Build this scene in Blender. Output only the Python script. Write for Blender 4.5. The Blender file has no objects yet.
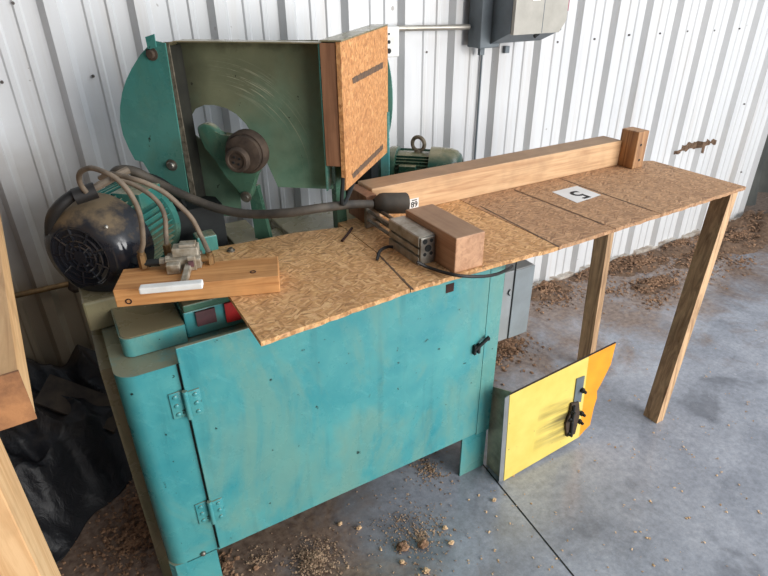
import bpy, bmesh, math, random
from mathutils import Vector, Matrix, noise
random.seed(7)
C = bpy.context.scene.collection
# ------------------------------------------------------------------ camera
FPX = 565.0
AX = Vector((1500-384, -30-288, FPX)); DN = Vector((10, 1039, FPX)).normalized()
AX = (AX - DN*AX.dot(DN)).normalized()
AY = AX.cross(DN)
if AY.z < 0: AY = -AY
EYE = Vector((0, 0, 1.62))
U = Vector((.743, -.669, 0)).normalized(); N = Vector((.669, .743, 0)).normalized()
Z = Vector((0, 0, 1))
def ray(u, v):
    d = Vector(((u-384)/FPX, (v-288)/FPX, 1)); return Vector((d.dot(AX), d.dot(AY), -d.dot(DN)))
def at(u, v, x=None, y=None, z=None, n=None):
    r = ray(u, v)
    if z is not None: t = (z-EYE.z)/r.z
    elif y is not None: t = y/r.y
    elif x is not None: t = x/r.x
    else: t = n/r.dot(N)
    return EYE + r*t
def at_un(u, v, n):
    p = at(u, v, n=n); return (p.dot(U), p.z)
cd = bpy.data.cameras.new('camera'); cam = bpy.data.objects.new('camera', cd); C.objects.link(cam)
cd.sensor_width = 36; cd.lens = FPX/768*36; cd.clip_start = .02
rgt = Vector((AX.x, AY.x, -DN.x)); up = -Vector((AX.y, AY.y, -DN.y)); bk = -Vector((AX.z, AY.z, -DN.z))
m = Matrix((rgt, up, bk)).transposed().to_4x4(); m.translation = EYE; cam.matrix_world = m
bpy.context.scene.camera = cam

# ------------------------------------------------------------------ materials
def lin(c):
    return tuple(((v/255)/12.92 if v/255 <= .04045 else ((v/255+.055)/1.055)**2.4) for v in c)+(1,)
class NT:
    def __init__(s, name, rough=.6, metal=0):
        s.m = bpy.data.materials.new(name); s.m.use_nodes = True; s.t = s.m.node_tree
        s.b = s.t.nodes['Principled BSDF']; s.b.inputs['Roughness'].default_value = rough; s.b.inputs['Metallic'].default_value = metal
        s.tc = s.t.nodes.new('ShaderNodeTexCoord')
    def n(s, ty, **k):
        nd = s.t.nodes.new(ty)
        for a, v in k.items(): setattr(nd, a, v)
        return nd
    def link(s, a, b): s.t.links.new(a, b)
    def coord(s, scale=(1,1,1), rot=(0,0,0), src=None, loc=(0,0,0)):
        mp = s.n('ShaderNodeMapping'); mp.inputs['Scale'].default_value = scale; mp.inputs['Rotation'].default_value = rot; mp.inputs['Location'].default_value = loc
        s.link(src or s.tc.outputs['Object'], mp.inputs['Vector']); return mp.outputs['Vector']
    def noise(s, vec, scale, detail=5, rough=.6, dist=0):
        x = s.n('ShaderNodeTexNoise'); x.inputs['Scale'].default_value = scale; x.inputs['Detail'].default_value = detail
        x.inputs['Roughness'].default_value = rough; x.inputs['Distortion'].default_value = dist; s.link(vec, x.inputs['Vector']); return x.outputs['Fac']
    def ramp(s, fac, stops, interp='LINEAR'):
        r = s.n('ShaderNodeValToRGB'); r.color_ramp.interpolation = interp; e = r.color_ramp.elements
        while len(e) < len(stops): e.new(.5)
        for i, (p, c) in enumerate(stops):
            e[i].position = p; e[i].color = lin(c) if len(c) == 3 else c
        s.link(fac, r.inputs['Fac']); return r.outputs['Color']
    def mask(s, fac, a, b): return s.ramp(fac, [(a, (0,0,0,1)), (b, (1,1,1,1))])
    def mix(s, fac, a, b, mode='MIX'):
        x = s.n('ShaderNodeMix', data_type='RGBA', blend_type=mode)
        for i, v in ((0, fac), (6, a), (7, b)):
            if isinstance(v, (int, float)): x.inputs[i].default_value = v
            elif isinstance(v, tuple): x.inputs[i].default_value = lin(v) if len(v) == 3 else v
            else: s.link(v, x.inputs[i])
        return x.outputs[2]
    def math(s, op, a, b=0, clamp=False):
        x = s.n('ShaderNodeMath', operation=op, use_clamp=clamp)
        for i, v in ((0, a), (1, b)):
            if isinstance(v, (int, float)): x.inputs[i].default_value = v
            else: s.link(v, x.inputs[i])
        return x.outputs[0]
    def sep(s, vec=None):
        x = s.n('ShaderNodeSeparateXYZ'); s.link(vec or s.tc.outputs['Object'], x.inputs[0]); return x.outputs
    def world(s):
        g = s.n('ShaderNodeNewGeometry'); return g.outputs['Position']
    def color(s, c):
        if isinstance(c, tuple): s.b.inputs['Base Color'].default_value = lin(c)
        else: s.link(c, s.b.inputs['Base Color'])
    def rough(s, c): s.link(c, s.b.inputs['Roughness'])
    def bump(s, h, strength=.3, dist=.005):
        b = s.n('ShaderNodeBump'); b.inputs['Strength'].default_value = strength; b.inputs['Distance'].default_value = dist
        s.link(h, b.inputs['Height']); s.link(b.outputs['Normal'], s.b.inputs['Normal'])
def plain(name, c, rough=.5, metal=0, var=.12, scale=12, c2=None, bump=0):
    t = NT(name, rough, metal); v = t.coord(); nf = t.noise(v, scale)
    d = c2 or tuple(int(x*(1-var*2)) for x in c)
    t.color(t.ramp(nf, [(.3, d), (.65, c)]))
    if bump: t.bump(nf, bump)
    return t.m
def paint(name, c, light, dark, dust, dust_amt=.5, rough=.42, scr=(.56, .66)):
    """old machine enamel: mottled, fine scrapes showing lighter undercoat, dark chips, dust"""
    t = NT(name, rough); v = t.coord()
    base = t.ramp(t.noise(v, 5, 6, .65), [(.32, c), (.7, light)])
    sv = t.coord((1, 1, 1), (.2, .75, .0)); sv = t.coord((9, 3, 2), src=sv)
    base = t.mix(t.math('MULTIPLY', t.mask(t.noise(sv, 6, 6, .75, .4), *scr), .22), base, tuple(min(255, int(x*1.0+30)) for x in light))
    base = t.mix(t.math('MULTIPLY', t.mask(t.noise(v, 2.5, 4, .6, .6), .52, .7), dust_amt), base, dust)
    blot = t.noise(t.coord((1, 1, .45)), 3.1, 8, .72, .8); base = t.mix(t.math('MULTIPLY', t.mask(blot, .48, .58), .6), base, tuple(int(a*.55+b*.45) for a, b in zip(dust, light)))
    run = t.noise(t.coord((9, 9, .7)), 2.4, 6, .7, .2); base = t.mix(t.math('MULTIPLY', t.mask(run, .56, .72), .28), base, tuple(int(x*.62) for x in c))
    gm = t.n('ShaderNodeNewGeometry'); nz_ = t.sep(gm.outputs['Normal'])[2]
    settled = t.math('MULTIPLY', t.mask(nz_, .6, .9), t.mask(t.noise(v, 9, 6, .7), .25, .5))
    base = t.mix(t.math('MULTIPLY', settled, .85), base, (138, 130, 102))
    fine = t.mask(t.noise(t.coord((1,1,1), (.3,.2,.9)), 70, 6, .8), .6, .68); base = t.mix(t.math('MULTIPLY', fine, .35), base, tuple(int(x*.7) for x in c))
    chips = t.mask(t.noise(v, 42, 3, .6), .70, .73)
    base = t.mix(chips, base, dark)
    t.color(base); t.bump(t.noise(v, 60, 3), .08, .002)
    t.rough(t.ramp(t.noise(v, 8), [(.3, (115,)*3), (.7, (170,)*3)]))
    return t.m
def osb(name, tones, sc=1.0, rough=.75):
    t = NT(name, rough); v = t.coord()
    nz = t.n('ShaderNodeTexNoise'); nz.inputs['Scale'].default_value = 14; t.link(v, nz.inputs['Vector'])
    wv = t.n('ShaderNodeMix', data_type='VECTOR'); wv.inputs[0].default_value = .02; t.link(v, wv.inputs[4]); t.link(nz.outputs['Color'], wv.inputs[5])
    cols = []
    for rot, off in (((0,.3,.35), 0), ((.2,0,1.3), 3.1), ((.1,.1,-.6), 7.7)):
        rv = t.coord((1,1,1), rot, src=wv.outputs[1], loc=(off, off, off)); rv = t.coord((34*sc, 190*sc, 90*sc), src=rv)
        vo = t.n('ShaderNodeTexVoronoi'); vo.inputs['Scale'].default_value = 1; t.link(rv, vo.inputs['Vector'])
        s = t.n('ShaderNodeSeparateColor'); t.link(vo.outputs['Color'], s.inputs[0])
        cols.append(t.ramp(s.outputs[0], tones))
    k1 = t.mask(t.noise(t.coord(loc=(5,2,1)), 32, 2), .47, .53); k2 = t.mask(t.noise(t.coord(loc=(1,9,4)), 36, 2), .5, .56)
    c = t.mix(k2, t.mix(k1, cols[0], cols[1]), cols[2])
    fine = t.noise(t.coord((60, 200, 120), (0, 0, .4)), 1, 4)
    c = t.mix(.3, c, t.ramp(fine, [(.35, (100, 74, 52)), (.65, (225, 190, 150))]), 'OVERLAY')
    c = t.mix(t.math('MULTIPLY', t.mask(t.noise(v, 2.2, 4), .45, .75), .3), c, (150, 105, 70))
    t.color(c); t.bump(fine, .25, .002); return t.m
def wood(name, light, dark, axis='x', rough=.6, dusty=False):
    t = NT(name, rough)
    sc = {'x': (1.2, 22, 22), 'y': (22, 1.2, 22), 'z': (22, 22, 1.2)}[axis]
    v = t.coord(sc); g = t.noise(v, 2.2, 6, .6, 1.2); g2 = t.noise(v, 9, 4, .7)
    c = t.ramp(g, [(.3, dark), (.6, light)]); c = t.mix(t.math('MULTIPLY', t.mask(g2, .5, .75), .35), c, dark)
    blot = t.noise(t.coord((3,)*3), 3, 3); c = t.mix(t.math('MULTIPLY', t.mask(blot, .5, .75), .35), c, tuple(int(x*.75) for x in dark))
    if dusty:
        gm = t.n('ShaderNodeNewGeometry'); nz_ = t.sep(gm.outputs['Normal'])[2]
        c = t.mix(t.math('MULTIPLY', t.mask(nz_, .6, .9), .75), c, t.ramp(t.noise(t.coord(), 14, 5), [(.3, (128,102,78)), (.7, (156,126,98))]))
    t.color(c); t.bump(g2, .15, .002); return t.m

M = {}
M['teal'] = paint('teal_enamel', (52,140,148), (90,164,162), (24,48,44), (132,152,130), .45, .4)
M['tealdk'] = paint('teal_guard_enamel', (62,126,120), (80,144,134), (20,40,36), (84,110,92), .35, .45)
M['dusty'] = paint('dusty_green_enamel', (112,112,84), (134,124,96), (60,60,45), (152,134,106), .9, .8)
M['oldgreen'] = paint('old_green_enamel', (58,98,82), (76,112,92), (24,36,28), (62,84,66), .5, .6)
M['motorgreen'] = paint('motor_green', (30,66,56), (44,84,68), (16,26,22), (90,100,76), .5, .5)
M['motorteal'] = paint('motor_teal', (34,92,88), (58,120,110), (18,40,36), (112,110,84), .6, .45)
M['osb'] = osb('osb_worktop', [(.0,(164,124,80)), (.3,(200,158,106)), (.6,(214,174,122)), (.85,(232,198,150)), (1,(184,142,94))])
M['osbgrey'] = osb('osb_weathered', [(.0,(138,106,78)), (.3,(172,138,104)), (.6,(184,150,114)), (.85,(204,170,134)), (1,(154,120,90))], 1.0)
M['osbside'] = osb('osb_orange', [(.0,(168,116,70)), (.3,(194,142,90)), (.6,(204,152,98)), (.85,(220,174,120)), (1,(178,124,76))], 1.0)
M['woodx'] = wood('pine_along_x', (214,176,134), (180,136,96), 'x', dusty=True)
M['woodplank'] = wood('warm_pine_plank', (214,158,100), (172,112,60), 'x')
M['woodblk'] = wood('aged_block', (200,154,118), (164,118,86), 'y', dusty=True)
M['woodend'] = wood('pine_leg', (212,174,132), (140,104,72), 'z')
M['woodred'] = wood('reddish_lumber', (156,112,82), (122,82,58), 'z')
M['woodlight'] = wood('pale_timber', (232,190,140), (206,156,104), 'z')
M['woodbeam'] = wood('pale_beam', (226,184,132), (196,146,96), 'y')
M['post'] = wood('stop_post_wood', (192,146,100), (124,86,58), 'z')
M['alu'] = plain('aluminium', (178,174,164), .45, .5, .12, 30, (134,126,110))
M['grime'] = plain('greasy_dark_green', (44,44,34), .85, 0, .15, 14, (26,26,20))  # guard's inner corner: shade of the recess painted as near-black green
M['steel'] = plain('worn_steel', (160,158,150), .4, .85, .2, 25, (98,88,76))
M['galv'] = plain('galvanised_dusty', (222,212,186), .6, .0, .12, 9, (120,112,94))
M['rust'] = plain('rusty_iron', (84,70,58), .8, .2, .2, 30, (52,42,35), .3)
M['strip'] = plain('dirty_edge', (128,120,104), .8, .2, .2, 60, (70,62,50), .4)
M['black'] = plain('black_rubber', (34,32,30), .6, 0, .1, 20, (22,20,20))
M['dark'] = plain('dark_iron', (30,34,34), .7, .1, .1, 20, (16,18,18))
M['cable'] = plain('dusty_black_cable', (84,76,66), .7, 0, .2, 15, (46,42,38))
M['hose'] = plain('dusty_tan_hose', (132,116,98), .7, 0, .2, 20, (84,74,62))
M['brass'] = plain('dull_brass', (150,118,78), .5, .6, .2, 30, (96,76,52))
M['white'] = plain('white_plastic', (235,235,230), .5, 0, .04, 20, (215,212,205))
M['paper'] = plain('white_paper', (232,230,226), .8, 0, .03, 10, (218,216,212))
M['ink'] = plain('black_ink', (22,22,24), .7, 0, .05)
M['pencil'] = plain('dark_marker', (84,70,60), .9, 0, .1, 60, (120,92,68))
M['greybox'] = plain('grey_box_paint', (150,154,156), .45, 0, .06, 12, (136,138,138))
M['greydark'] = plain('slate_grey_paint', (104,114,120), .5, 0, .06, 12, (90,98,104))
M['greydoor'] = plain('light_grey_paint', (176,172,162), .45, 0, .04, 12, (160,156,146))
M['greylid'] = plain('mid_grey_paint', (136,144,148), .45, 0, .06, 12, (122,128,130))
M['plug'] = plain('dusty_rubber_plug', (68,60,50), .75, 0, .2, 18, (46,42,36))
M['red'] = plain('red_paint', (196,40,40), .5, 0, .1, 20, (150,30,30))
M['maroon'] = plain('maroon_plate', (104,66,70), .6, 0, .1, 30, (70,52,54))
M['conduit'] = plain('conduit_steel', (186,180,170), .35, .6, .1, 12, (150,144,132))
M['sticker'] = plain('pink_sticker', (176,90,110), .6)
# aluminium hose valve, grimy
M['valve'] = plain('grimy_cast_alloy', (190,182,166), .5, .35, .15, 40, (130,114,90))
# wall panel
t = NT('white_wall_panel', .38); v = t.coord(); 
c = t.ramp(t.noise(v, 1.2, 4), [(.3, (206,207,208)), (.7, (218,218,218))])
w = t.world(); wz = t.sep(w)
drip = t.noise(t.coord((9, 1, .5), src=w), 2.2, 5, .65)
c = t.mix(t.math('MULTIPLY', t.mask(drip, .52, .8), .35), c, (176,160,140))
# brown dust on the wall's lower left, mixed with painted-in shade
zz = t.math('ADD', wz[2], t.math('MULTIPLY', t.noise(w, 2.5, 4), .7)); xx = t.math('ADD', wz[0], t.math('MULTIPLY', t.noise(w, 1.3, 3), .5))
dust_shade = t.math('MULTIPLY', t.mask(t.math('MULTIPLY', zz, -1), -1.45, -.9), t.mask(t.math('MULTIPLY', xx, -1), -.8, -.15))
dust_shade = t.math('MULTIPLY', t.math('SUBTRACT', 1.55, zz, True), t.math('SUBTRACT', .9, xx, True), True)
c = t.mix(t.math('MULTIPLY', dust_shade, 2.2, True), c, (150,134,112))
spk = t.mask(t.noise(w, 26, 3, .5), .735, .76); c = t.mix(t.math('MULTIPLY', spk, .6), c, (120,104,88))
t.color(c); M['wall'] = t.m
M['sill'] = plain('stained_white_sill', (206,200,190), .6, 0, .2, 18, (130,108,88))
# concrete
t = NT('concrete_floor', .45); w = t.world(); s = t.sep(w)
c = t.ramp(t.noise(w, 2.2, 10, .7, .15), [(.3, (132,136,144)), (.5, (158,162,170)), (.72, (184,187,194))])
c = t.mix(t.math('MULTIPLY', t.mask(t.noise(w, 11, 9, .75, .2), .5, .68), .4), c, (184,186,192))
fn = t.noise(w, 46, 8, .8); c = t.mix(.5, c, t.ramp(fn, [(.3, (96,96,98)), (.7, (200,200,202))]), 'OVERLAY')
rg = t.math('ABSOLUTE', t.math('SUBTRACT', t.noise(t.coord((1, 2.2, 1), (0,0,.5), src=w), 2.6, 7, .62, .9), .5))
rm = t.math('MULTIPLY', t.mask(t.math('MULTIPLY', rg, -1), -.03, -.004), t.mask(t.noise(w, 1.4, 3), .42, .56))
c = t.mix(t.math('MULTIPLY', rm, .6), c, (214,216,220))
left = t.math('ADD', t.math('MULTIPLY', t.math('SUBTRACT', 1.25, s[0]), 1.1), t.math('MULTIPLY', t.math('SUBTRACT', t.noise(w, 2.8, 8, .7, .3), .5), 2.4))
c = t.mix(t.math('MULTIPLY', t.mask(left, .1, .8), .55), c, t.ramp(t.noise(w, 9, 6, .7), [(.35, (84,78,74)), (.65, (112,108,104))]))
c = t.mix(t.math('MULTIPLY', t.mask(t.noise(t.coord(src=w, loc=(3,1,0)), 3.2, 5, .6, .3), .58, .68), .5), c, (88,90,96))
# tracked in sawdust: brown next to the wall and round the left of the machine
d = t.math('SUBTRACT', s[1], 1.25); d = t.math('MULTIPLY', d, 1.3)
d2 = t.math('MULTIPLY', t.math('SUBTRACT', .75, s[0]), 1.5)
d = t.math('MAXIMUM', d, d2)
d = t.math('ADD', d, t.math('MULTIPLY', t.math('SUBTRACT', t.noise(w, 3.3, 7, .65, .5), .5), 2.6))
c = t.mix(t.math('MULTIPLY', t.mask(d, -.2, .6), .85), c, t.ramp(t.noise(w, 40, 5), [(.35, (96,72,56)), (.65, (142,118,98))]))
grit = t.mask(t.noise(w, 130, 2, .5), .74, .77); c = t.mix(t.math('MULTIPLY', grit, .7), c, (214,200,180))
t.color(c); t.rough(t.ramp(t.noise(w, 4, 5), [(.3, (90,)*3), (.7, (150,)*3)])); t.bump(t.noise(w, 30, 5), .12, .004)
M['floor'] = t.m
# yellow and orange plate with oil smears left of the hinge
def plate(name, base, var):
    t = NT(name, .45); w = t.world(); s = t.sep(w)
    c = t.ramp(t.noise(w, 9, 5), [(.3, var), (.65, base)])
    dx = t.math('SUBTRACT', 1.425, s[0]); m1 = t.math('MULTIPLY', t.mask(dx, 0, .03), t.math('SUBTRACT', 1, t.math('MULTIPLY', dx, 5.5), True))
    sl = t.math('ADD', s[2], t.math('MULTIPLY', dx, -.05))
    m2 = t.math('SUBTRACT', 1, t.math('MULTIPLY', t.math('ABSOLUTE', t.math('SUBTRACT', sl, .175)), 9), True)
    cb = t.n('ShaderNodeCombineXYZ'); t.link(t.math('MULTIPLY', s[0], 2.5), cb.inputs[0]); t.link(t.math('MULTIPLY', sl, 26), cb.inputs[2])
    st = t.mask(t.noise(cb.outputs[0], 1.2, 3), .38, .62)
    c = t.mix(t.math('MULTIPLY', t.math('MULTIPLY', t.math('POWER', m1, .35), t.math('POWER', m2, .5)), st, True), c, (60,52,40))
    c = t.mix(t.mask(t.noise(w, 48, 3), .72, .75), c, (110,90,50))
    t.color(c); return t.m
M['yellow'] = plate('yellow_enamel', (236,212,112), (222,196,92)); M['orange'] = plate('orange_enamel', (248,166,34), (236,146,24))
# olive back plate with arc scratches around the spindle
t = NT('olive_guard_plate', .6); w = t.world(); s = t.sep(w)
c = t.ramp(t.noise(w, 6, 6), [(.3, (98,104,80)), (.65, (124,128,100))])
u_ = t.math('ADD', t.math('MULTIPLY', s[0], U.x), t.math('MULTIPLY', s[1], U.y))
lowr = t.math('ADD', t.math('MULTIPLY', t.math('SUBTRACT', 1.40, s[2]), 3.2), t.math('MULTIPLY', t.math('ADD', u_, .68), 1.6))
c = t.mix(t.math('ADD', lowr, t.math('MULTIPLY', t.math('SUBTRACT', t.noise(w, 7), .5), 1.5), True), c, t.ramp(t.noise(w, 16, 5), [(.3, (90,128,106)), (.7, (120,154,130))]))
r2 = t.math('SQRT', t.math('ADD', t.math('POWER', t.math('ADD', u_, .80), 2), t.math('POWER', t.math('SUBTRACT', s[2], 1.13), 2)))
ring = t.noise(t.coord((1,)*3, src=None), 1)
cmb = t.n('ShaderNodeCombineXYZ'); t.link(t.math('MULTIPLY', r2, 130), cmb.inputs[0]); t.link(t.math('MULTIPLY', u_, 3), cmb.inputs[1])
rn = t.noise(cmb.outputs[0], 2.2, 5, .7)
band = t.math('SUBTRACT', 1, t.math('MULTIPLY', t.math('ABSOLUTE', t.math('SUBTRACT', r2, .275)), 18), True)
ua = t.math('ADD', u_, .66); ub = t.math('SUBTRACT', 1, t.math('MULTIPLY', t.math('ABSOLUTE', ua), 6.5), True)
bb = t.math('MULTIPLY', t.math('MULTIPLY', band, ub), 1.6, True)
c = t.mix(t.math('MULTIPLY', bb, t.mask(rn, .57, .60)), c, (176,176,150))
c = t.mix(t.math('MULTIPLY', bb, t.mask(t.math('MULTIPLY', rn, -1), -.43, -.40)), c, (48,48,36))
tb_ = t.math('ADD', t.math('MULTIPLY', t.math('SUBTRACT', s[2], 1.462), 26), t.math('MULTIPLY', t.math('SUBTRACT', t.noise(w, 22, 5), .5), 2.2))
c = t.mix(t.math('MULTIPLY', t.mask(tb_, 0, 1), .8), c, (46,44,34))  # soft shade below the top lip, painted into the plate colour
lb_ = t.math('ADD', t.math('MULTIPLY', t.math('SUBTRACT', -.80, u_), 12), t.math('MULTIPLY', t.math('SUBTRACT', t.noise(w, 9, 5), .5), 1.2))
c = t.mix(t.math('MULTIPLY', t.mask(lb_, -.3, 1), .75), c, (48,46,34))  # recess shade along the left side, painted as a dark gradient
c = t.mix(t.mask(t.noise(w, 55, 3), .71, .74), c, (40,40,30))
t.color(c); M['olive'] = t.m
# motor fan cover with caked dust on its crown
t = NT('black_fan_cover', .38); s = t.sep()
d = t.math('ADD', t.math('MULTIPLY', s[2], 9), t.math('MULTIPLY', t.math('SUBTRACT', t.noise(t.coord(), 14, 6), .5), 2.2))
c = t.mix(t.math('MULTIPLY', t.mask(d, .62, 1.15), .85), (30,32,38), (116,98,72))
t.color(c); t.rough(t.ramp(d, [(.3, (95,)*3), (.7, (225,)*3)])); M['fan'] = t.m
# tarp
t = NT('black_plastic_film', .36); w = t.world(); sz = t.sep(w)
d = t.math('ADD', t.math('MULTIPLY', t.math('SUBTRACT', sz[2], .3), 3), t.math('MULTIPLY', t.math('SUBTRACT', t.noise(w, 7, 6), .45), 3))
c = t.mix(t.math('MULTIPLY', t.mask(d, .1, .9), .7), (17,18,23), (66,54,42)); t.color(c); t.bump(t.noise(w, 22, 5, .6, 1), .6, .01); t.b.inputs['Roughness'].default_value = .5; M['tarp'] = t.m
t = NT('grimy_dark_sheet', .6); w = t.world(); t.color(t.ramp(t.noise(w, 3, 5), [(.3, (52,54,52)), (.7, (84,86,80))])); M['curtain'] = t.m
M['saw'] = plain('wood_shavings', (164,128,98), .9, 0, .25, 60, (98,70,52))
M['sawfine'] = plain('fine_tan_dust', (178,150,122), .95, 0, .2, 60, (124,98,78))
M['sawdk'] = plain('brown_sawdust', (122,98,78), .95, 0, .25, 45, (78,58,45), .5)
M['crumb'] = plain('pale_wood_crumb', (222,190,150), .85, 0, .2, 60, (180,140,100))
M['grimeboard'] = plain('dusty_dark_board', (82,70,58), .85, 0, .2, 12, (44,38,34))
M['endbrown'] = plain('rough_brown_end_grain', (176,122,78), .85, 0, .2, 26, (112,74,50), .4)
M['hole'] = plain('dark_reddish_hole', (60,34,26), .9)
M['screw'] = plain('screw_head', (90,84,80), .5, .5)

# ------------------------------------------------------------------ mesh helpers
def new_bm(): return bmesh.new()
def box(bm, lo, hi, mat=None, bev=0):
    vs = [Vector((x, y, z)) for x in (lo[0], hi[0]) for y in (lo[1], hi[1]) for z in (lo[2], hi[2])]
    if mat: vs = [mat @ v for v in vs]
    v = [bm.verts.new(p) for p in vs]; fs = []
    for q in ((0,1,3,2), (4,6,7,5), (0,4,5,1), (2,3,7,6), (0,2,6,4), (1,5,7,3)): fs.append(bm.faces.new([v[i] for i in q]))
    if bev:
        es = list({e for f in fs for e in f.edges}); bmesh.ops.bevel(bm, geom=es, offset=bev, segments=2, affect='EDGES', profile=.5)
    return bm
def prism(bm, pts, vec):
    """closed polygon of 3D points swept along vec"""
    a = [bm.verts.new(Vector(p)) for p in pts]; b = [bm.verts.new(Vector(p)+Vector(vec)) for p in pts]; n = len(pts)
    bm.faces.new(a); bm.faces.new(list(reversed(b)))
    for i in range(n): bm.faces.new([a[i], b[i], b[(i+1) % n], a[(i+1) % n]])
    return bm
def cyl(bm, p0, p1, r0, r1=None, seg=24, caps=True):
    p0 = Vector(p0); p1 = Vector(p1); r1 = r0 if r1 is None else r1; d = (p1-p0).normalized()
    q = d.to_track_quat('Z', 'Y'); rings = []
    for p, r in ((p0, r0), (p1, r1)):
        rings.append([bm.verts.new(p + q @ Vector((math.cos(a)*r, math.sin(a)*r, 0))) for a in [2*math.pi*i/seg for i in range(seg)]])
    for i in range(seg): bm.faces.new([rings[0][i], rings[0][(i+1) % seg], rings[1][(i+1) % seg], rings[1][i]])
    if caps: bm.faces.new(list(reversed(rings[0]))); bm.faces.new(rings[1])
    return bm
def lathe(bm, prof, org, axis, seg=40):
    """prof: (radius, distance along axis)"""
    q = Vector(axis).to_track_quat('Z', 'Y'); org = Vector(org); rings = []
    for r, h in prof:
        rings.append([bm.verts.new(org + q @ Vector((math.cos(2*math.pi*i/seg)*max(r, 1e-4), math.sin(2*math.pi*i/seg)*max(r, 1e-4), h))) for i in range(seg)])
    for a, b in zip(rings, rings[1:]):
        for i in range(seg): bm.faces.new([a[i], a[(i+1) % seg], b[(i+1) % seg], b[i]])
    bm.faces.new(list(reversed(rings[0]))); bm.faces.new(rings[-1]); return bm
def smooth_path(pts, sub=8):
    pts = [Vector(p) for p in pts]; out = []
    P = [pts[0]*2-pts[1]] + pts + [pts[-1]*2-pts[-2]]
    for i in range(1, len(P)-2):
        for k in range(sub):
            s = k/sub; a, b, c, d = P[i-1:i+3]
            out.append(.5*((2*b)+(c-a)*s+(2*a-5*b+4*c-d)*s*s+(3*b-a-3*c+d)*s**3))
    out.append(pts[-1]); return out
def tube(bm, pts, r, seg=10, sub=8, raw=False):
    path = [Vector(p) for p in pts] if raw else smooth_path(pts, sub); prev = None; up = None
    for i, p in enumerate(path):
        d = (path[min(i+1, len(path)-1)] - path[max(i-1, 0)]).normalized()
        if up is None: up = d.orthogonal().normalized()
        up = (up - d*up.dot(d)).normalized(); w = d.cross(up)
        ring = [bm.verts.new(p + (up*math.cos(2*math.pi*k/seg) + w*math.sin(2*math.pi*k/seg))*r) for k in range(seg)]
        if prev:
            for k in range(seg): bm.faces.new([prev[k], prev[(k+1) % seg], ring[(k+1) % seg], ring[k]])
        else: bm.faces.new(list(reversed(ring)))
        prev = ring
    bm.faces.new(prev); return bm
def torus(bm, c, axis, R, r, seg=36, s2=8, a0=0, a1=2*math.pi):
    q = Vector(axis).to_track_quat('Z', 'Y'); c = Vector(c)
    n = seg; full = abs(a1-a0-2*math.pi) < 1e-6
    pts = [c + q @ Vector((math.cos(a0+(a1-a0)*i/n)*R, math.sin(a0+(a1-a0)*i/n)*R, 0)) for i in range(n+1)]
    return tube(bm, pts, r, s2, raw=True)
def obj(name, bm, mat, parent=None, smooth=False, origin=None):
    bmesh.ops.recalc_face_normals(bm, faces=bm.faces[:])
    me = bpy.data.meshes.new(name); 
    lo = Vector((min(v.co.x for v in bm.verts), min(v.co.y for v in bm.verts), min(v.co.z for v in bm.verts)))
    hi = Vector((max(v.co.x for v in bm.verts), max(v.co.y for v in bm.verts), max(v.co.z for v in bm.verts)))
    o = bpy.data.objects.new(name, me); C.objects.link(o)
    c = Vector(origin) if origin is not None else ((lo+hi)/2 if parent is not None else Vector(((lo.x+hi.x)/2, (lo.y+hi.y)/2, lo.z)))
    bmesh.ops.translate(bm, verts=bm.verts[:], vec=-c); bm.to_mesh(me); bm.free()
    me.materials.append(M[mat])
    if smooth:
        for p in me.polygons: p.use_smooth = True
        try: me.set_sharp_from_angle(angle=math.radians(40))
        except Exception: pass
    o.location = c
    if parent is not None:
        o.parent = parent; wl = Vector(parent.location); pp = parent.parent
        while pp is not None: wl += pp.location; pp = pp.parent
        o.location = c - wl
    return o
def tag(o, label, cat, group=None, kind=None):
    o['label'] = label; o['category'] = cat
    if group: o['group'] = group
    if kind: o['kind'] = kind
    return o
def thing(name, label, cat, loc, group=None):
    o = bpy.data.objects.new(name, None); C.objects.link(o); o.location = loc; o.empty_display_size = .1
    return tag(o, label, cat, group)
def struct(name, bm, mat, smooth=False):
    o = obj(name, bm, mat, None, smooth); o['kind'] = 'structure'; return o
FR = Matrix((U, N, Z)).transposed().to_4x4()      # frame of the swivelled saw head: (u, n, z) -> world
def W(u, n, z): return U*u + N*n + Z*z

# ================================================================== SETTING
WALLY = 2.15
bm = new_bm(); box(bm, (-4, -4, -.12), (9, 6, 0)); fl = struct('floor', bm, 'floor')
bm = new_bm()   # saw-cut joint running from under the machine towards the viewer
a = at(484, 466, z=0); b = at(585, 590, z=0); d = (b-a).normalized(); e = d.cross(Z)*.0025
prism(bm, [a-d*.5-e, a-d*.5+e, b+d*.8+e, b+d*.8-e], (0, 0, .0012)); obj('expansion_joint', bm, 'dark', fl)
# ribbed wall
x0, x1 = -3.2, 4.37; prof = []
k = math.floor((x0-1.83)/.252); base = WALLY
while 1.83+.252*k < x1:
    c = 1.83+.252*k + .02
    for dx, dy in ((-.036, 0), (-.018, -.030), (.016, -.030), (.034, 0), (.085, 0), (.091, -.006), (.105, -.006), (.111, 0), (.150, 0), (.156, -.006), (.170, -.006), (.176, 0)):
        x = c+dx
        if x0 < x < x1: prof.append((x, base+dy))
    k += 1
prof.append((x1, base))
prof_w = list(prof)
bm = new_bm(); lo = [bm.verts.new((x, y, 0)) for x, y in prof]; hi = [bm.verts.new((x, y, 3.3)) for x, y in prof]
for i in range(len(prof)-1): bm.faces.new([lo[i], lo[i+1], hi[i+1], hi[i]])
lb = [bm.verts.new((x, WALLY+.05, z)) for x, z in ((x0, 0), (x1, 0), (x1, 3.3), (x0, 3.3))]
bm.faces.new(lb); bm.faces.new([lo[-1], lb[1], lb[2], hi[-1]]); bm.faces.new([lo[0], hi[0], lb[3], lb[0]])
wall = struct('wall_back', bm, 'wall')
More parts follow.
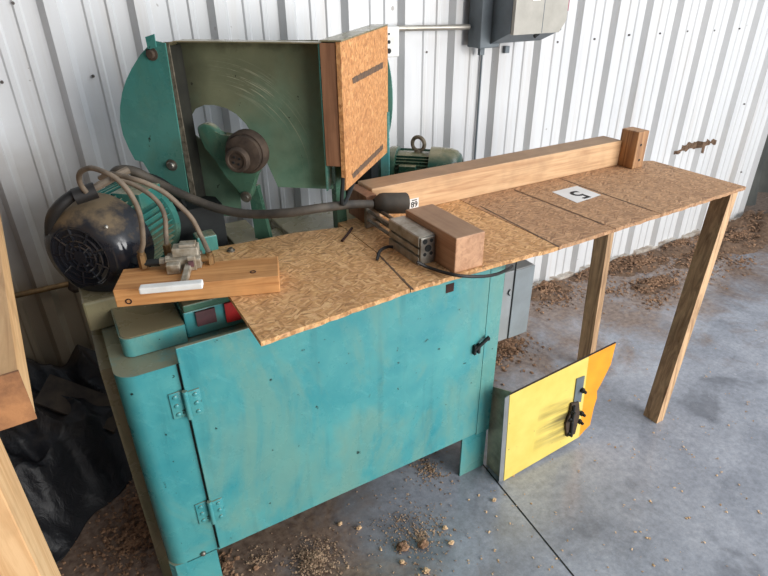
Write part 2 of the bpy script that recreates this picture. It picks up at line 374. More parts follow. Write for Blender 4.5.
for u, v in ((457.5,42), (594,39), (613.7,38.3), (628.8,35), (659.5,33.4), (686.8,31.2), (713.7,30.4), (738.9,28.6), (426,52), (453,50), (557,42), (13,3), (93,76), (2,82), (637,147), (735,92), (744,104), (741,150), (741,172)):
    p = at(u, v, y=WALLY-.002); bm = new_bm(); cyl(bm, (p.x, WALLY-.009 if True else 0, p.z), (p.x, WALLY+.002, p.z), .0048, seg=8); obj('screw', bm, 'screw', wall)
# torn, rusty patch in the panel
def wall_y(x):
    for (xa, ya), (xb, yb) in zip(prof_w, prof_w[1:]):
        if xa <= x <= xb: return ya+(yb-ya)*(x-xa)/max(1e-6, xb-xa)
    return WALLY
up_ = [(674,151), (684,146), (692,142.5), (700,142), (706,139), (712,141), (719,139.5)]; lo_ = [(674,153), (684,152), (692,149.5), (700,148), (706,147), (712,144.5), (719,144)]
A_ = [at(u, v, y=WALLY-.015) for u, v in up_]; B_ = [at(u, v, y=WALLY-.015) for u, v in lo_]
def inter(L, x):
    for a, b in zip(L, L[1:]):
        if a.x <= x <= b.x: return a.z+(b.z-a.z)*(x-a.x)/(b.x-a.x)
    return L[-1].z
bm = new_bm(); prev = None; nn = 160
for i in range(nn+1):
    x = A_[0].x+.002+(A_[-1].x-A_[0].x-.004)*i/nn; z1 = inter(A_, x)+.012*noise.noise(Vector((x*30, 0, 0))); z0 = inter(B_, x)+.018*noise.noise(Vector((x*24, 5, 0)))
    if abs(x-(A_[0].x+.62*(A_[-1].x-A_[0].x))) < .02: z0 -= .035
    y = wall_y(x)-.002; q = (bm.verts.new((x, y, min(z0, z1-.004))), bm.verts.new((x, y, z1)))
    if prev: bm.faces.new([prev[0], q[0], q[1], prev[1]])
    prev = q
obj('torn_rusty_patch', bm, 'sawdk', wall)
# white sill at the wall's foot
bm = new_bm(); xs = [1.3+.06*i for i in range(53)]; top = []
for x in xs: top.append((x, WALLY-.036, .018+.012*noise.noise(Vector((x*9, 0, 0)))))
prism(bm, [(x, y+.0, 0.0) for x, y, z in (top[0], top[-1])] + [(x, y, z) for x, y, z in reversed(top)], (0, .045, 0))
struct('baseboard_back', bm, 'sill')

# dark sheet past the end of the wall
bm = new_bm(); g = []
for i in range(50):
    row = []
    for j in range(30):
        s = i/49; z = 3.0*j/29
        x = 4.36 + 2.2*s; y = 2.35 + .10*math.sin(s*26+z*.6) + .05*noise.noise(Vector((s*9, z*1.5, 2)))
        row.append(bm.verts.new((x, y, z)))
    g.append(row)
for i in range(49):
    for j in range(29): bm.faces.new([g[i][j], g[i+1][j], g[i+1][j+1], g[i][j+1]])
tag(obj('hanging_sheet', bm, 'curtain', None, True), 'dark grey plastic sheet hanging past the right end of the white wall', 'plastic sheet')

# ================================================================== SAW MACHINE
mc = thing('cutoff_saw_machine', 'teal cutoff saw with steel cabinet base and swivelled blade guard', 'saw machine', (.54, 1.42, 0))
YF = 1.172
def rounded_plan(x0, x1, y0, y1, r, z):
    pts = [(x1, y1, z), (x0, y1, z)]
    for i in range(9):
        a = math.pi + i/8*math.pi/2; pts.append((x0+r+math.cos(a)*r, y0+r+math.sin(a)*r, z))
    pts.append((x1, y0, z)); return pts
bm = new_bm(); prism(bm, rounded_plan(-.018, 1.10, YF, 1.64, .045, .187), (0, 0, .653)); obj('cabinet_body', bm, 'teal', mc, True)
bm = new_bm(); prism(bm, [(.36, 1.20, .84), (1.10, 1.20, .84), (1.10, 1.66, .84), (.36, 1.66, .84)], (0, 0, .073)); obj('cabinet_top_frame', bm, 'dusty', mc)
# door
bm = new_bm(); box(bm, (.118, YF-.012, .196), (1.04, YF-.0005, .888), bev=.002)
door = obj('front_door', bm, 'teal', mc)
bm = new_bm(); box(bm, (.1135, YF-.0012, .196), (.1178, YF-.0002, .84)); obj('door_gap', bm, 'dark', mc)
bm = new_bm(); box(bm, (1.043, YF-.010, .187), (1.10, YF-.0005, .93)); box(bm, (.115, YF-.004, .187), (1.1, YF-.0005, .1955)); obj('door_frame', bm, 'teal', mc)
p = at(450, 288, y=YF-.013); bm = new_bm(); box(bm, (p.x-.014, YF-.0135, p.z-.014), (p.x+.014, YF-.01, p.z+.014)); obj('square_hole', bm, 'hole', door)
for hz in (.727, .352):
    bm = new_bm(); hx = .117
    box(bm, (hx-.036, YF-.0045, hz-.038), (hx-.006, YF, hz+.038), bev=.001); box(bm, (hx+.006, YF-.016, hz-.038), (hx+.034, YF-.011, hz+.038), bev=.001)
    cyl(bm, (hx, YF-.014, hz-.042), (hx, YF-.014, hz+.042), .0065, seg=14)
    h = obj('hinge', bm, 'teal', mc, True)
    for dx, y in ((-.023, YF-.0045), (.022, YF-.016)):
        for dz in (-.026, 0, .026):
            bm = new_bm(); lathe(bm, [(.006, 0), (.0055, .003), (.002, .005)], (hx+dx, y, hz+dz), (0, -1, 0), 10); obj('rivet', bm, 'teal', h, True)
# latch
p = at(478, 346, y=YF-.012); bm = new_bm()
box(bm, (p.x-.022, YF-.024, p.z-.022), (p.x-.014, YF-.01, p.z+.012)); box(bm, (p.x-.006, YF-.024, p.z-.022), (p.x+.002, YF-.01, p.z+.012))
cyl(bm, (p.x-.02, YF-.022, p.z-.004), (p.x+.03, YF-.028, p.z+.034), .006, seg=10); cyl(bm, (p.x+.02, YF-.03, p.z+.03), (p.x+.036, YF-.02, p.z+.018), .005, seg=8)
obj('latch', bm, 'dark', mc, True)
p = at(203, 553, y=YF); bm = new_bm(); lathe(bm, [(.008, 0), (.007, .006), (.002, .009)], (p.x, YF, p.z), (0, -1, 0), 12); obj('bolt', bm, 'steel', mc, True)
# legs, folded sheet
def leg(pts, z1):
    bm = new_bm(); prism(bm, [(x, y, 0) for x, y in pts], (0, 0, z1)); return obj('leg', bm, 'teal', mc)
leg([(.99, YF), (1.10, YF), (1.10, YF+.10), (1.094, YF+.10), (1.094, YF+.006), (.99, YF+.006)], .19)
leg([(-.018, YF+.02), (-.005, YF+.003), (.022, YF), (.11, YF), (.11, YF+.006), (.02, YF+.006), (-.012, YF+.022), (-.012, YF+.10), (-.018, YF+.10)], .19)
leg([(.99, 1.64), (1.10, 1.64), (1.10, 1.54), (1.094, 1.54), (1.094, 1.634), (.99, 1.634)], .19)
leg([(-.018, 1.54), (-.018, 1.64), (.11, 1.64), (.11, 1.634), (-.012, 1.634), (-.012, 1.54)], .19)
# castings on the cabinet
bm = new_bm(); prism(bm, rounded_plan(.014, .16, 1.25, 1.43, .025, .842), (0, 0, .05)); o = obj('base_casting', bm, 'teal', mc, True)
bm = new_bm(); prism(bm, rounded_plan(.018, .156, 1.254, 1.43, .024, .8921), (0, 0, .0015)); obj('dust_layer', bm, 'dusty', mc, True)
bm = new_bm(); box(bm, (.165, 1.262, .9155), (1.06, 1.55, .935), bev=.003); obj('bed_plate', bm, 'oldgreen', mc)
bm = new_bm(); box(bm, (.163, 1.264, .842), (.355, 1.40, .915), bev=.004); obj('bed_casting', bm, 'teal', mc)
bm = new_bm(); box(bm, (.262, 1.256, .86), (.30, 1.262, .915)); obj('red_stop_switch', bm, 'red', mc)
bm = new_bm(); box(bm, (.19, 1.256, .872), (.238, 1.262, .912)); obj('maker_plate', bm, 'maroon', mc)
bm = new_bm(); box(bm, (-.045, 1.42, .842), (.19, 1.68, .925), bev=.006); box(bm, (-.045, 1.30, 0), (-.0185, 1.66, .8)); obj('motor_plinth', bm, 'dusty', mc)
bm = new_bm(); box(bm, (.385, 1.57, .86), (.478, 1.745, .932), bev=.004); obj('bed_rail', bm, 'dusty', mc)
bm = new_bm(); box(bm, (.555, 1.55, .86), (1.02, 1.75, .932), bev=.004); box(bm, (.40, 1.64, .3), (1.0, 1.74, .88)); obj('bed_rail', bm, 'dusty', mc)
# --- swivelled head.  front lip of guard n=1.45, back plate n=1.51
n0, n1 = 1.45, 1.495
def out(pix, n): return [W(*((lambda q: (q[0], n, q[1]))(at_un(u, v, n)))) for u, v in pix]
cut = [(181,41), (318,40), (322,60), (333,189), (329,189), (278,187), (268,165), (262,152), (254,137), (246,124), (236,114), (226,108), (214,105), (204,105), (195,109), (191,116), (190,126), (192,133), (206,143), (222,152), (236,172), (240,190), (241,216), (196,216), (188,190), (176,100), (167,42)]
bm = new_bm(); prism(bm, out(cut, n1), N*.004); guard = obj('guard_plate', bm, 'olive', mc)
uL, zT = at_un(163, 42, n0); _, zB = at_un(188, 190, n0); uR, _ = at_un(320, 40, n0); uR -= .003
zT2 = zT
bm = new_bm(); box(bm, (uL, n0, zB-.04), (uL+.016, n0+.004, zT), FR, bev=.001); obj('guard_left_edge', bm, 'strip', mc)
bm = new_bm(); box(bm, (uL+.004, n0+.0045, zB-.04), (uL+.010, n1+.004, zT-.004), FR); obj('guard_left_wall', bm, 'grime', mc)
bm = new_bm()
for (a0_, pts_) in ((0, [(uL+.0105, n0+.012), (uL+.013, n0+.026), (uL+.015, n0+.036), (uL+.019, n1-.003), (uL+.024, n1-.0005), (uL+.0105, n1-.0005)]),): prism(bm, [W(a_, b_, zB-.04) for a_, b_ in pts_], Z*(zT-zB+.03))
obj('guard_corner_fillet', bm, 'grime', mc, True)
# top lip, curls down at the left corner
bm = new_bm(); pts = [W(uL+.002, n0, zT-.012), W(uL+.010, n0, zT-.003), W(uL+.03, n0, zT+.003), W(uR+.003, n0, zT+.003), W(uR+.003, n0, zT), W(uL+.031, n0, zT), W(uL+.013, n0, zT-.006), W(uL+.006, n0, zT-.014)]
prism(bm, pts, N*(n1-n0+.004)); obj('guard_top', bm, 'dusty', mc)
bm = new_bm(); box(bm, (uR-.004, n0+.002, at_un(328,186,n1)[1]), (uR-.0005, n1+.004, zT), FR); obj('guard_right_edge', bm, 'tealdk', mc)
# outboard disc
disc = [(165,43), (156,41), (148,46), (140,55), (132,68), (126,80), (122,93), (120,107), (120,121), (123,135), (129,149), (135,160), (143,162), (149,172), (155,182), (166,197), (180,212), (192,212), (188,190)]
nd = 1.449
bm = new_bm(); prism(bm, out(disc, nd-.004), N*.004); dsc = obj('side_disc', bm, 'tealdk', mc)
bm = new_bm(); prism(bm, out([(145,37), (154,34), (156,47), (148,50)], nd-.007), N*.003); obj('disc_tab', bm, 'tealdk', mc)
for u, v in ((152,54), (172,165)):
    q = at_un(u, v, nd-.004); bm = new_bm(); c = W(q[0], nd-.004, q[1])
    lathe(bm, [(.017, 0), (.017, .002), (.011, .003), (.011, .010), (.009, .012)], c, -N, 16); obj('bolt', bm, 'steel' if v > 100 else 'rust', mc, True)
# machine frame below disc, pivot blocks
q0 = at_un(196, 280, 1.47); bm = new_bm()
prism(bm, [W(-.985, 1.455, .90), W(-.84, 1.455, .90), W(-.86, 1.455, 1.02), W(-.91, 1.455, 1.08), W(-.985, 1.455, 1.16)], N*.02); obj('head_bracket', bm, 'tealdk', mc)
bm = new_bm(); a = at(204, 262, y=1.50); box(bm, (a.x-.01, 1.49, .93), (a.x+.045, 1.54, 1.005), bev=.004); obj('pivot_block', bm, 'tealdk', mc)
bm = new_bm(); box(bm, (.22, 1.60, .86), (.375, 1.72, 1.05)); obj('pivot_housing', bm, 'dark', mc)
# arm
na = 1.445
L = [(196,127), (198,137), (205,148), (215,160), (226,173), (234,186), (239,196), (243,201), (248,202), (252,197), (253,191), (251,181), (260,170), (264,159), (256,141), (238,135), (220,138), (216,130), (210,125), (203,123)]
bm = new_bm(); prism(bm, out(L, na), N*.03); bmesh.ops.bevel(bm, geom=bm.edges[:], offset=.008, segments=3, affect='EDGES', profile=.5); arm = obj('swing_arm', bm, 'oldgreen', mc, True)
bm = new_bm(); prism(bm, out([(248,186), (257,186), (271,242), (256,242)], na+.03), N*.02); obj('lift_link', bm, 'oldgreen', mc)
q = at_un(246, 197, na-.004); bm = new_bm(); lathe(bm, [(.016, 0), (.016, .006), (.009, .007), (.009, .014)], W(q[0], na, q[1]), -N, 16); obj('arm_bolt', bm, 'steel', mc, True)
q = at_un(239, 154, 1.42); bm = new_bm(); cc = W(q[0]+.012, 1.46, q[1])
lathe(bm, [(.060, 0), (.060, .022), (.054, .03), (.05, .03), (.05, .045), (.034, .05)], cc, -N, 32); hub = obj('spindle_hub', bm, 'rust', mc, True)
bm = new_bm(); c2 = cc - N*.05 - U*.010 - Z*.012; lathe(bm, [(.034, 0), (.034, .012), (.030, .018), (.024, .018), (.022, .014)], c2, -N, 28); nut = obj('spindle_flange', bm, 'rust', hub, True)
for k in range(4):
    a = k*math.pi/2+.5; bm = new_bm(); cyl(bm, c2 - N*.0135 + U*math.cos(a)*.011 + Z*math.sin(a)*.011, c2 - N*.0165 + U*math.cos(a)*.011 + Z*math.sin(a)*.011, .0035, seg=8); obj('bolt_hole', bm, 'dark', nut)
# wooden wing at the right end
u2, zb2 = at_un(328, 166, n0); u3, _ = at_un(342, 168, n0)
bm = new_bm(); box(bm, (uR+.001, n0, zb2), (uR+.001+.04, n0+.085, zT+.002), FR); obj('wood_batten', bm, 'woodred', mc)
uo = uR+.043; zo = at_un(345, 190, n0)[1]
def onside0(u, v):
    r = ray(u, v); return EYE + r*((uo+.012)/r.dot(U))
far = at(385, 145, n=2.0); r = ray(385, 145); tt = uo/r.dot(U); nf = (EYE+r*tt).dot(N)
zf = onside0(384, 157).z
bm = new_bm(); prism(bm, [W(uo, n0-.002, zo), W(uo, nf, zf), W(uo, nf, zT+.004), W(uo, n0-.002, zT+.004)], U*.012); pan = obj('osb_side_panel', bm, 'osbside', mc)
def onside(u, v): 
    r = ray(u, v); t = (uo+.0125)/r.dot(U); return EYE + r*t
for s in (((352,78), (383,62), (383,68), (353,84)), ((352,174), (383,144), (383,149), (353,179))):
    q_ = [onside(*p) for p in s]; n_ = 34; ra, rb = [], []
    for i in range(n_+1):
        a, b = q_[0].lerp(q_[1], i/n_), q_[3].lerp(q_[2], i/n_); k_ = .004*noise.noise(Vector((i*.7, s[0][0], 2))); ra.append(a+Z*k_); rb.append(b+Z*(.004*noise.noise(Vector((i*.8, 9, s[0][0])))))
    bm = new_bm(); prism(bm, ra+list(reversed(rb)), U*.0004); obj('marker_stroke', bm, 'pencil', pan)
bm = new_bm(); box(bm, (uR+.001, n0+.0, zT+.0045), (uo+.013, nf, zT+.0085), FR); obj('wing_cover', bm, 'dusty', mc)
bm = new_bm(); box(bm, (uR+.0, n0+.087, zb2), (uR+.004, nf-.01, zT+.003), FR); obj('wing_inner_wall', bm, 'tealdk', mc)
# outer curved guard behind the wing
bm = new_bm(); pr = []
zc = (zT+zo)/2+.0
for i in range(17):
    a = -math.pi/2 + math.pi*i/16; pr.append(W(uo-.02+.046*math.cos(a), nf+.01, zc-.05+.17*math.sin(a)))
pr.append(W(uo-.10, nf+.01, zc+.11)); pr.append(W(uo-.10, nf+.01, zc-.22)); prism(bm, pr, N*.01); obj('rear_disc', bm, 'tealdk', mc)
bm = new_bm(); a = at(384, 160, n=nf); box(bm, (uo-.012, nf-.02, .93), (uo+.018, nf-.005, zo+.10), FR); obj('guard_strut', bm, 'teal', mc)
bm = new_bm(); box(bm, (uo-.14, nf-.14, .93), (uo-.02, nf-.03, zo+.08), FR); obj('belt_cover', bm, 'dark', mc)
# upright posts under the wing
pb = at(341, 228, z=.935); bm = new_bm(); box(bm, (pb.x-.016, pb.y-.012, .90), (pb.x+.016, pb.y+.02, zb2+.01)); obj('guard_post', bm, 'oldgreen', mc)
bm = new_bm(); tube(bm, [W(uo+.004, n0+.0, zo+.035), W(uo-.002, n0-.004, zo-.035), W(uo+.005, n0+.02, zo-.035), W(uo+.005, n0+.12, zo-.005)], .006, 8); obj('guard_strap', bm, 'dark', mc, True)

# ================================================================== ELECTRIC MOTORS
def motor(name, label, org, ax, R, L, body, cover, fan, cr=1.0, ring=False):
    """org: centre of the fan end, ax: axis pointing from fan end to the shaft end"""
    ax = ax.normalized(); side = ax.cross(Z).normalized(); t = thing(name, label, 'motor', (org+ax*L*.5) - Z*(R*1.12), 'electric motors of the saw')
    f = lambda a, h, r: org + ax*h + (side*math.cos(a) + Z*math.sin(a))*r
    bm = new_bm(); lathe(bm, [(R*.80, .07), (R*.84, .085), (R*.84, L*.86), (R*.80, L*.9), (R*.5, L*.97), (R*.22, L)], org, ax, 40)
    for k in range(44):
        a = 2*math.pi*k/44
        if abs(((a-math.pi/2+math.pi) % (2*math.pi))-math.pi) < (.5 if ring else 0): continue
        w = .0016; tv = (-side*math.sin(a) + Z*math.cos(a))*w
        prism(bm, [f(a, .09, R*.82)-tv, f(a, .09, R*.82)+tv, f(a, .09, R*.97)+tv, f(a, .09, R*.97)-tv], ax*(L*.72-.09))
    obj('motor_body', bm, body, t, True)
    bm = new_bm(); lathe(bm, [(R*.93, L*.72), (R*1.0, L*.73), (R*1.0, L*.80), (R*.86, L*.86)], org, ax, 40); obj('end_bell', bm, 'motorgreen' if ring else body, t, True)
    # fan cover: bowl with a slotted grille
    bm = new_bm(); lathe(bm, [(R*.62, .004), (R*.66, 0), (R*.80, .006), (R*.93, .020), (R*1.01, .045), (R*1.04, .12), (R*1.0, .12), (R*.98, .050), (R*.6, .012)], org, ax, 48); cv = obj('fan_cover', bm, cover, t, True)
    if fan:
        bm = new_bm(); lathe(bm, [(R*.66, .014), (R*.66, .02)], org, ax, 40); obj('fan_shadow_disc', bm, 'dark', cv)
        bm = new_bm()
        for rr in (.62, .48, .34, .22): torus(bm, org+ax*.004, ax, R*rr, R*.030, 40, 6)
        lathe(bm, [(R*.14, 0), (R*.15, .004), (R*.14, .008)], org, ax, 16)
        for k in range(9):
            a = 2*math.pi*k/9
            for r0, r1, off in ((.14, .34, 0), (.34, .64, .35)): cyl(bm, f(a+off, .004, R*r0), f(a+off, .004, R*r1), R*.032, seg=6)
        obj('fan_grille', bm, cover, cv, True)
    for k in range(4):
        a = math.pi/4+k*math.pi/2; bm = new_bm(); lathe(bm, [(R*.05, 0), (R*.05, .004), (R*.02, .007)], f(a, .022, R*.90), (f(a, 0, 1)-org).normalized()*.6-ax, 10); obj('screw', bm, 'steel', t, True)
    for h in (L*.25, L*.62):
        for sg in (-1, 1):
            bm = new_bm(); c = org+ax*h+side*sg*R*.7; prism(bm, [c-side*.02-Z*R*1.12, c+side*.02-Z*R*1.12, c+side*.012-Z*R*.45, c-side*.012-Z*R*.45], ax*.03); obj('mounting_foot', bm, body, t)
    return t
MO = at(80, 257.5, y=1.47)
m1 = motor('electric_motor', 'teal finned electric motor with dusty black fan cover, left of the saw', MO, N, .122, .33, 'motorteal', 'fan', True)
bm = new_bm(); c = MO + N*.19 + U*.06 + Z*.098; box(bm, (-.04, -.05, -.02), (.04, .05, .022), Matrix.Translation(c) @ FR, bev=.004); obj('terminal_box', bm, 'motorteal', m1)
bm = new_bm(); lathe(bm, [(.118, 0), (.118, .012)], MO + N*.31, N, 40); obj('mounting_flange', bm, 'dark', m1)
nm = 2.12; q = at_un(462, 168, nm); q2 = at_un(380, 168, nm)
mo = W(q[0], nm, q[1]-.028)
m2 = motor('electric_motor', 'dark green electric motor with lifting eye, half hidden behind the long timber fence', mo, -U, .098, .34, 'motorgreen', 'motorgreen', False, ring=True)
e = at_un(418, 163, nm); ce = W(e[0], nm, mo.z+.088)
bm = new_bm(); torus(bm, ce+Z*.024, N*.8+U*.3, .026, .0075, 24, 8); cyl(bm, ce-Z*.01, ce+Z*.004, .014, seg=12); obj('lifting_eye', bm, 'strip', m2, True)
bm = new_bm(); e1 = at_un(407, 172, nm-.1); c = W(e1[0], nm-.094, e1[1]); box(bm, (-.032, -.01, -.022), (.032, .016, .022), Matrix.Translation(c) @ FR, bev=.003); obj('terminal_box', bm, 'motorgreen', m2)
# shelf the rear motor stands on
bm = new_bm(); c = m2.location; box(bm, (-.2, -.12, -.02), (.2, .12, 0), Matrix.Translation(Vector(c)) @ FR); 
box(bm, (-.03, -.03, -c.z), (.03, .03, -.02), Matrix.Translation(Vector(c)) @ FR); tag(obj('motor_stand', bm, 'oldgreen'), 'green steel shelf on a post carrying the motor behind the fence', 'stand')

# ================================================================== WORKTOP TABLE
ZT = .96; TH = .012
tb = thing('work_table', 'long strand-board outfeed table with two timber legs, fixed against the saw', 'table', (1.2, 1.2, 0))
pans = [([(.266,.982), (.657,1.016), (.690,1.25), (.692,1.455), (.55,1.49), (.40,1.497), (.30,1.51), (.268,1.40)], 'osb'),
        ([(.660,1.016), (.863,1.017), (1.148,1.010), (1.141,1.50), (.695,1.50), (.693,1.25)], 'osb'),
        ([(1.151,1.010), (1.386,1.016), (1.374,1.50), (1.144,1.50)], 'osbgrey'),
        ([(1.389,1.016), (1.610,1.024), (1.606,1.50), (1.377,1.50)], 'osbgrey'),
        ([(1.613,1.024), (2.100,1.040), (2.104,1.43), (1.975,1.50), (1.609,1.50)], 'osbgrey')]
random.seed(3)
for k, (pl, mt) in enumerate(pans):
    bm = new_bm(); pts = []
    for i in range(len(pl)):
        a = Vector((*pl[i], ZT-TH)); b = Vector((*pl[(i+1) % len(pl)], ZT-TH)); pts.append(a)
        if a.y < 1.05 and b.y < 1.05:
            nn = int((b-a).length/.02)
            for s in range(1, nn): pts.append(a.lerp(b, s/nn)+Vector((0, random.uniform(-.0022, .0022), 0)))
    prism(bm, pts, (0, 0, TH)); obj('worktop_panel', bm, mt, tb)
for (u0_, v0_), (u1_, v1_) in (((480,206), (559,247)), ((514,190), (604,225)), ((560.6,178.7), (652,211)), ((377,253), (413,290))):
    a, b = at(u0_, v0_, z=ZT), at(u1_, v1_, z=ZT); n_ = 40; rowl = []; rowr = []
    for i in range(n_+1):
        p = a.lerp(b, i/n_); w_ = .0028+.0022*noise.noise(Vector((i*.35, u0_, 1))); rowl.append(p+Vector((-w_, 0, .0002))); rowr.append(p+Vector((w_, 0, .0002)))
    bm = new_bm(); prism(bm, rowl+list(reversed(rowr)), (0, 0, .0004)); obj('dark_seam_line', bm, 'pencil', tb)
bm = new_bm()   # cleats under the seams
for x in (1.146, 1.384, 1.609): box(bm, (x-.004, 1.03, ZT-TH-.004), (x+.004, 1.48, ZT-TH)); 
box(bm, (.70, 1.42, ZT-TH-.03), (1.95, 1.46, ZT-TH-.0005)); obj('cleat', bm, 'dark', tb)
bm = new_bm(); a = at(345, 232, z=ZT+.0005); b = at(351, 240, z=ZT+.0005)
A1, B1, C1 = at(642.5, 420, z=0), at(655, 423.5, z=0), at(663, 413, z=0)
def legq(b0, w, dpt, t0, lab='leg'):
    bm = new_bm(); q = [(0,0), (w,0), (w,dpt), (0,dpt)]
    v0 = [bm.verts.new(Vector((b0[0]+x, b0[1]+y, 0))) for x, y in q]; v1 = [bm.verts.new(Vector((t0[0]+x, t0[1]+y, ZT-TH-.0005))) for x, y in q]
    bm.faces.new(list(reversed(v0))); bm.faces.new(v1)
    for i in range(4): bm.faces.new([v0[i], v0[(i+1) % 4], v1[(i+1) % 4], v1[i]])
    return obj(lab, bm, 'woodend', tb)
legq((1.860, .985), .042, .064, (2.012, 1.038))
LR = at(588, 357, y=1.40); LT = at(622, 236, y=1.42)
legq((1.905, 1.39), .034, .07, (1.885, 1.42))
print('legs', A1, B1, C1, LR, LT)
bm = new_bm(); p = at(231, 251, z=ZT); lathe(bm, [(.012, 0), (.012, .003), (.007, .0035), (.007, .009)], p, Z, 8); obj('bolt', bm, 'steel', tb)
# long fence timber with its stop post
fe = thing('timber_fence', 'long pale timber fence lying along the back edge of the table', 'fence', (1.35, 1.5, ZT))
bm = new_bm(); box(bm, (.80, 1.462, ZT+.0005), (1.929, 1.555, ZT+.100), bev=.003); obj('fence_timber', bm, 'woodx', fe)
bm = new_bm(); box(bm, (.762, 1.43, ZT+.0005), (.799, 1.552, ZT+.092), bev=.002); obj('end_piece', bm, 'woodred', fe)
bm = new_bm(); box(bm, (1.930, 1.393, ZT+.0005), (1.990, 1.474, at(638, 132, x=1.93).z), bev=.003); st = obj('stop_post', bm, 'post', fe)
for u, v in ((641,145), (639,160)):
    p = at(u, v, y=1.393); bm = new_bm(); cyl(bm, (p.x, 1.3922, p.z), (p.x, 1.396, p.z), .005, seg=10); obj('nail_hole', bm, 'dark', st)
def text(s, size, mat, M4, ext=.0004):
    cu = bpy.data.curves.new('txt', 'FONT'); cu.body = s; cu.size = size; cu.extrude = ext; cu.align_x = 'CENTER'; cu.align_y = 'CENTER'; cu.offset = size*.012
    o = bpy.data.objects.new('txt', cu); C.objects.link(o); bpy.context.view_layer.update()
    me = bpy.data.meshes.new_from_object(o.evaluated_get(bpy.context.evaluated_depsgraph_get())); bpy.data.objects.remove(o)
    me.transform(M4); bm = new_bm(); bm.from_mesh(me); return bm
# paper with a 5 (reads from the far side)
pp = [at(u, v, z=ZT+.0006) for u, v in ((552,192), (577,203), (601,195), (577,186))]
bm = new_bm(); prism(bm, pp, (0, 0, .0006)); pa = tag(obj('paper_sheet', bm, 'paper'), 'white paper square printed with a black 5, lying on the worktop', 'paper')
c = at(578.5, 194.5, z=ZT+.0013); bm = text('5', .105, 'ink', Matrix.Translation(c) @ Matrix.Rotation(math.pi+.02, 4, 'Z')); obj('printed_numeral', bm, 'ink', pa)

# ================================================================== THINGS ON THE WORKTOP
# aluminium clamp cylinder and the block beside it
cl = thing('clamp_cylinder', 'grooved aluminium pneumatic cylinder lying beside the wood block', 'pneumatic cylinder', (.765, 1.17, ZT))
zc1 = at(424.4, 236, y=1.112).z; H = zc1-ZT
x0, x1, y0, y1 = .743, .793, 1.112, 1.262
bm = new_bm()
pr = [(x0, ZT+.0005), (x1, ZT+.0005), (x1, zc1), (x0, zc1)]
zs = [zc1, zc1-H*.18, zc1-H*.22, zc1-H*.36, zc1-H*.40, zc1-H*.62, zc1-H*.66, zc1-H*.8, ZT+.0005]
pr = [(x1, ZT+.0005), (x1, zc1)]
for i, z in enumerate(zs):
    inset = .006 if i in (2, 3+99) else 0
    pr.append((x0, z))
prof = [(x1, ZT+.0005), (x1, zc1), (x0+.003, zc1), (x0, zc1-.003), (x0, zc1-H*.34), (x0+.007, zc1-H*.35), (x0+.007, zc1-H*.42), (x0, zc1-H*.43), (x0, zc1-H*.62), (x0+.007, zc1-H*.63), (x0+.007, zc1-H*.70), (x0, zc1-H*.71), (x0, ZT+.0005)]
prism(bm, [(x, y0, z) for x, z in prof], (0, y1-y0, 0)); obj('cylinder_body', bm, 'alu', cl)
bm = new_bm(); box(bm, (x0+.003, y0-.006, ZT+.004), (x1-.002, y0-.0003, zc1-.003), bev=.002); ec = obj('end_cap', bm, 'steel', cl)
for dx, dz, rr in ((.016, -.014, .007), (.036, -.014, .005), (.016, -.05, .005), (.036, -.05, .005), (.026, -.034, .010)):
    bm = new_bm(); cyl(bm, (x0+dx, y0-.0075, zc1+dz), (x0+dx, y0-.005, zc1+dz), rr, seg=14); obj('port', bm, 'dark', ec)
for dx, dz in ((.012, -.024), (.04, -.024), (.012, -.055), (.04, -.055)):
    bm = new_bm(); cyl(bm, (x0+dx, y1, zc1+dz), (x0+dx, 1.40, zc1+dz), .0055, seg=12); obj('guide_rod', bm, 'steel', cl, True)
bm = new_bm(); box(bm, (x0+.002, 1.40, ZT+.003), (x1, 1.412, zc1-.001), bev=.002); obj('pusher_plate', bm, 'steel', cl)
zb = at(451, 240, y=1.024).z
bm = new_bm(); box(bm, (.796, 1.024, ZT+.0006), (.888, 1.262, zb), bev=.003)
tag(obj('wood_block', bm, 'woodblk'), 'thick aged brown wood block standing right of the aluminium cylinder', 'wood block')
# black wire from the cylinder to the box below the worktop
pts = [at(417, 262, y=1.09), at(430, 268, z=ZT+.008), at(455, 275, y=1.0), at(480, 276.5, y=.99), at(497, 274, y=1.02), at(508, 269, y=1.10), at(512, 266, y=1.2)]
bm = new_bm(); tube(bm, pts, .0045, 8); wv_ = obj('control_wire', bm, 'black', None, True); tag(wv_, 'thin black wire from the aluminium cylinder over the table front edge', 'wire')
bm = new_bm(); tube(bm, [at(393, 247, y=1.225), at(387, 247, z=ZT+.012), at(380, 251, z=ZT+.02), at(377, 260, z=ZT+.004)], .0045, 8)
tag(obj('short_wire', bm, 'black', None, True), 'short black wire stub entering the worktop beside the cylinder', 'wire')
bm = new_bm(); tube(bm, [at(352, 228, z=ZT+.004), at(347, 235, z=ZT+.006), at(342, 241, z=ZT+.003)], .004, 8)
tag(obj('short_wire', bm, 'hole', None, True), 'short dark rod stub on the worktop left of the fence end', 'wire')
# power cord with its plug
pc = thing('power_cord', 'thick dusty black cord with a rubber connector crossing the saw head', 'cable', at(408, 204, y=1.36))
pts = [at(372, 204, y=1.40), at(350, 204.5, n=1.50), at(320, 208, n=1.40), at(285, 213, n=1.36), at(250, 214, n=1.36), at(220, 209, n=1.36), at(195, 200, n=1.36), at(172, 190, n=1.36), at(152, 180, n=1.36), at(134, 171, n=1.34), at(119, 170, n=1.33), at(113, 176, n=1.34), at(116, 186, n=1.33)]
bm = new_bm(); tube(bm, pts, .0125, 12); obj('cord', bm, 'cable', pc, True)
bm = new_bm(); a = at(374, 203.5, y=1.398); b = at(407, 203, y=1.372); lathe(bm, [(.014, 0), (.02, .006), (.030, .018), (.0315, .03), (.0315, (b-a).length-.004), (.029, (b-a).length), (.02, (b-a).length)], a, b-a, 20); obj('connector', bm, 'plug', pc, True)
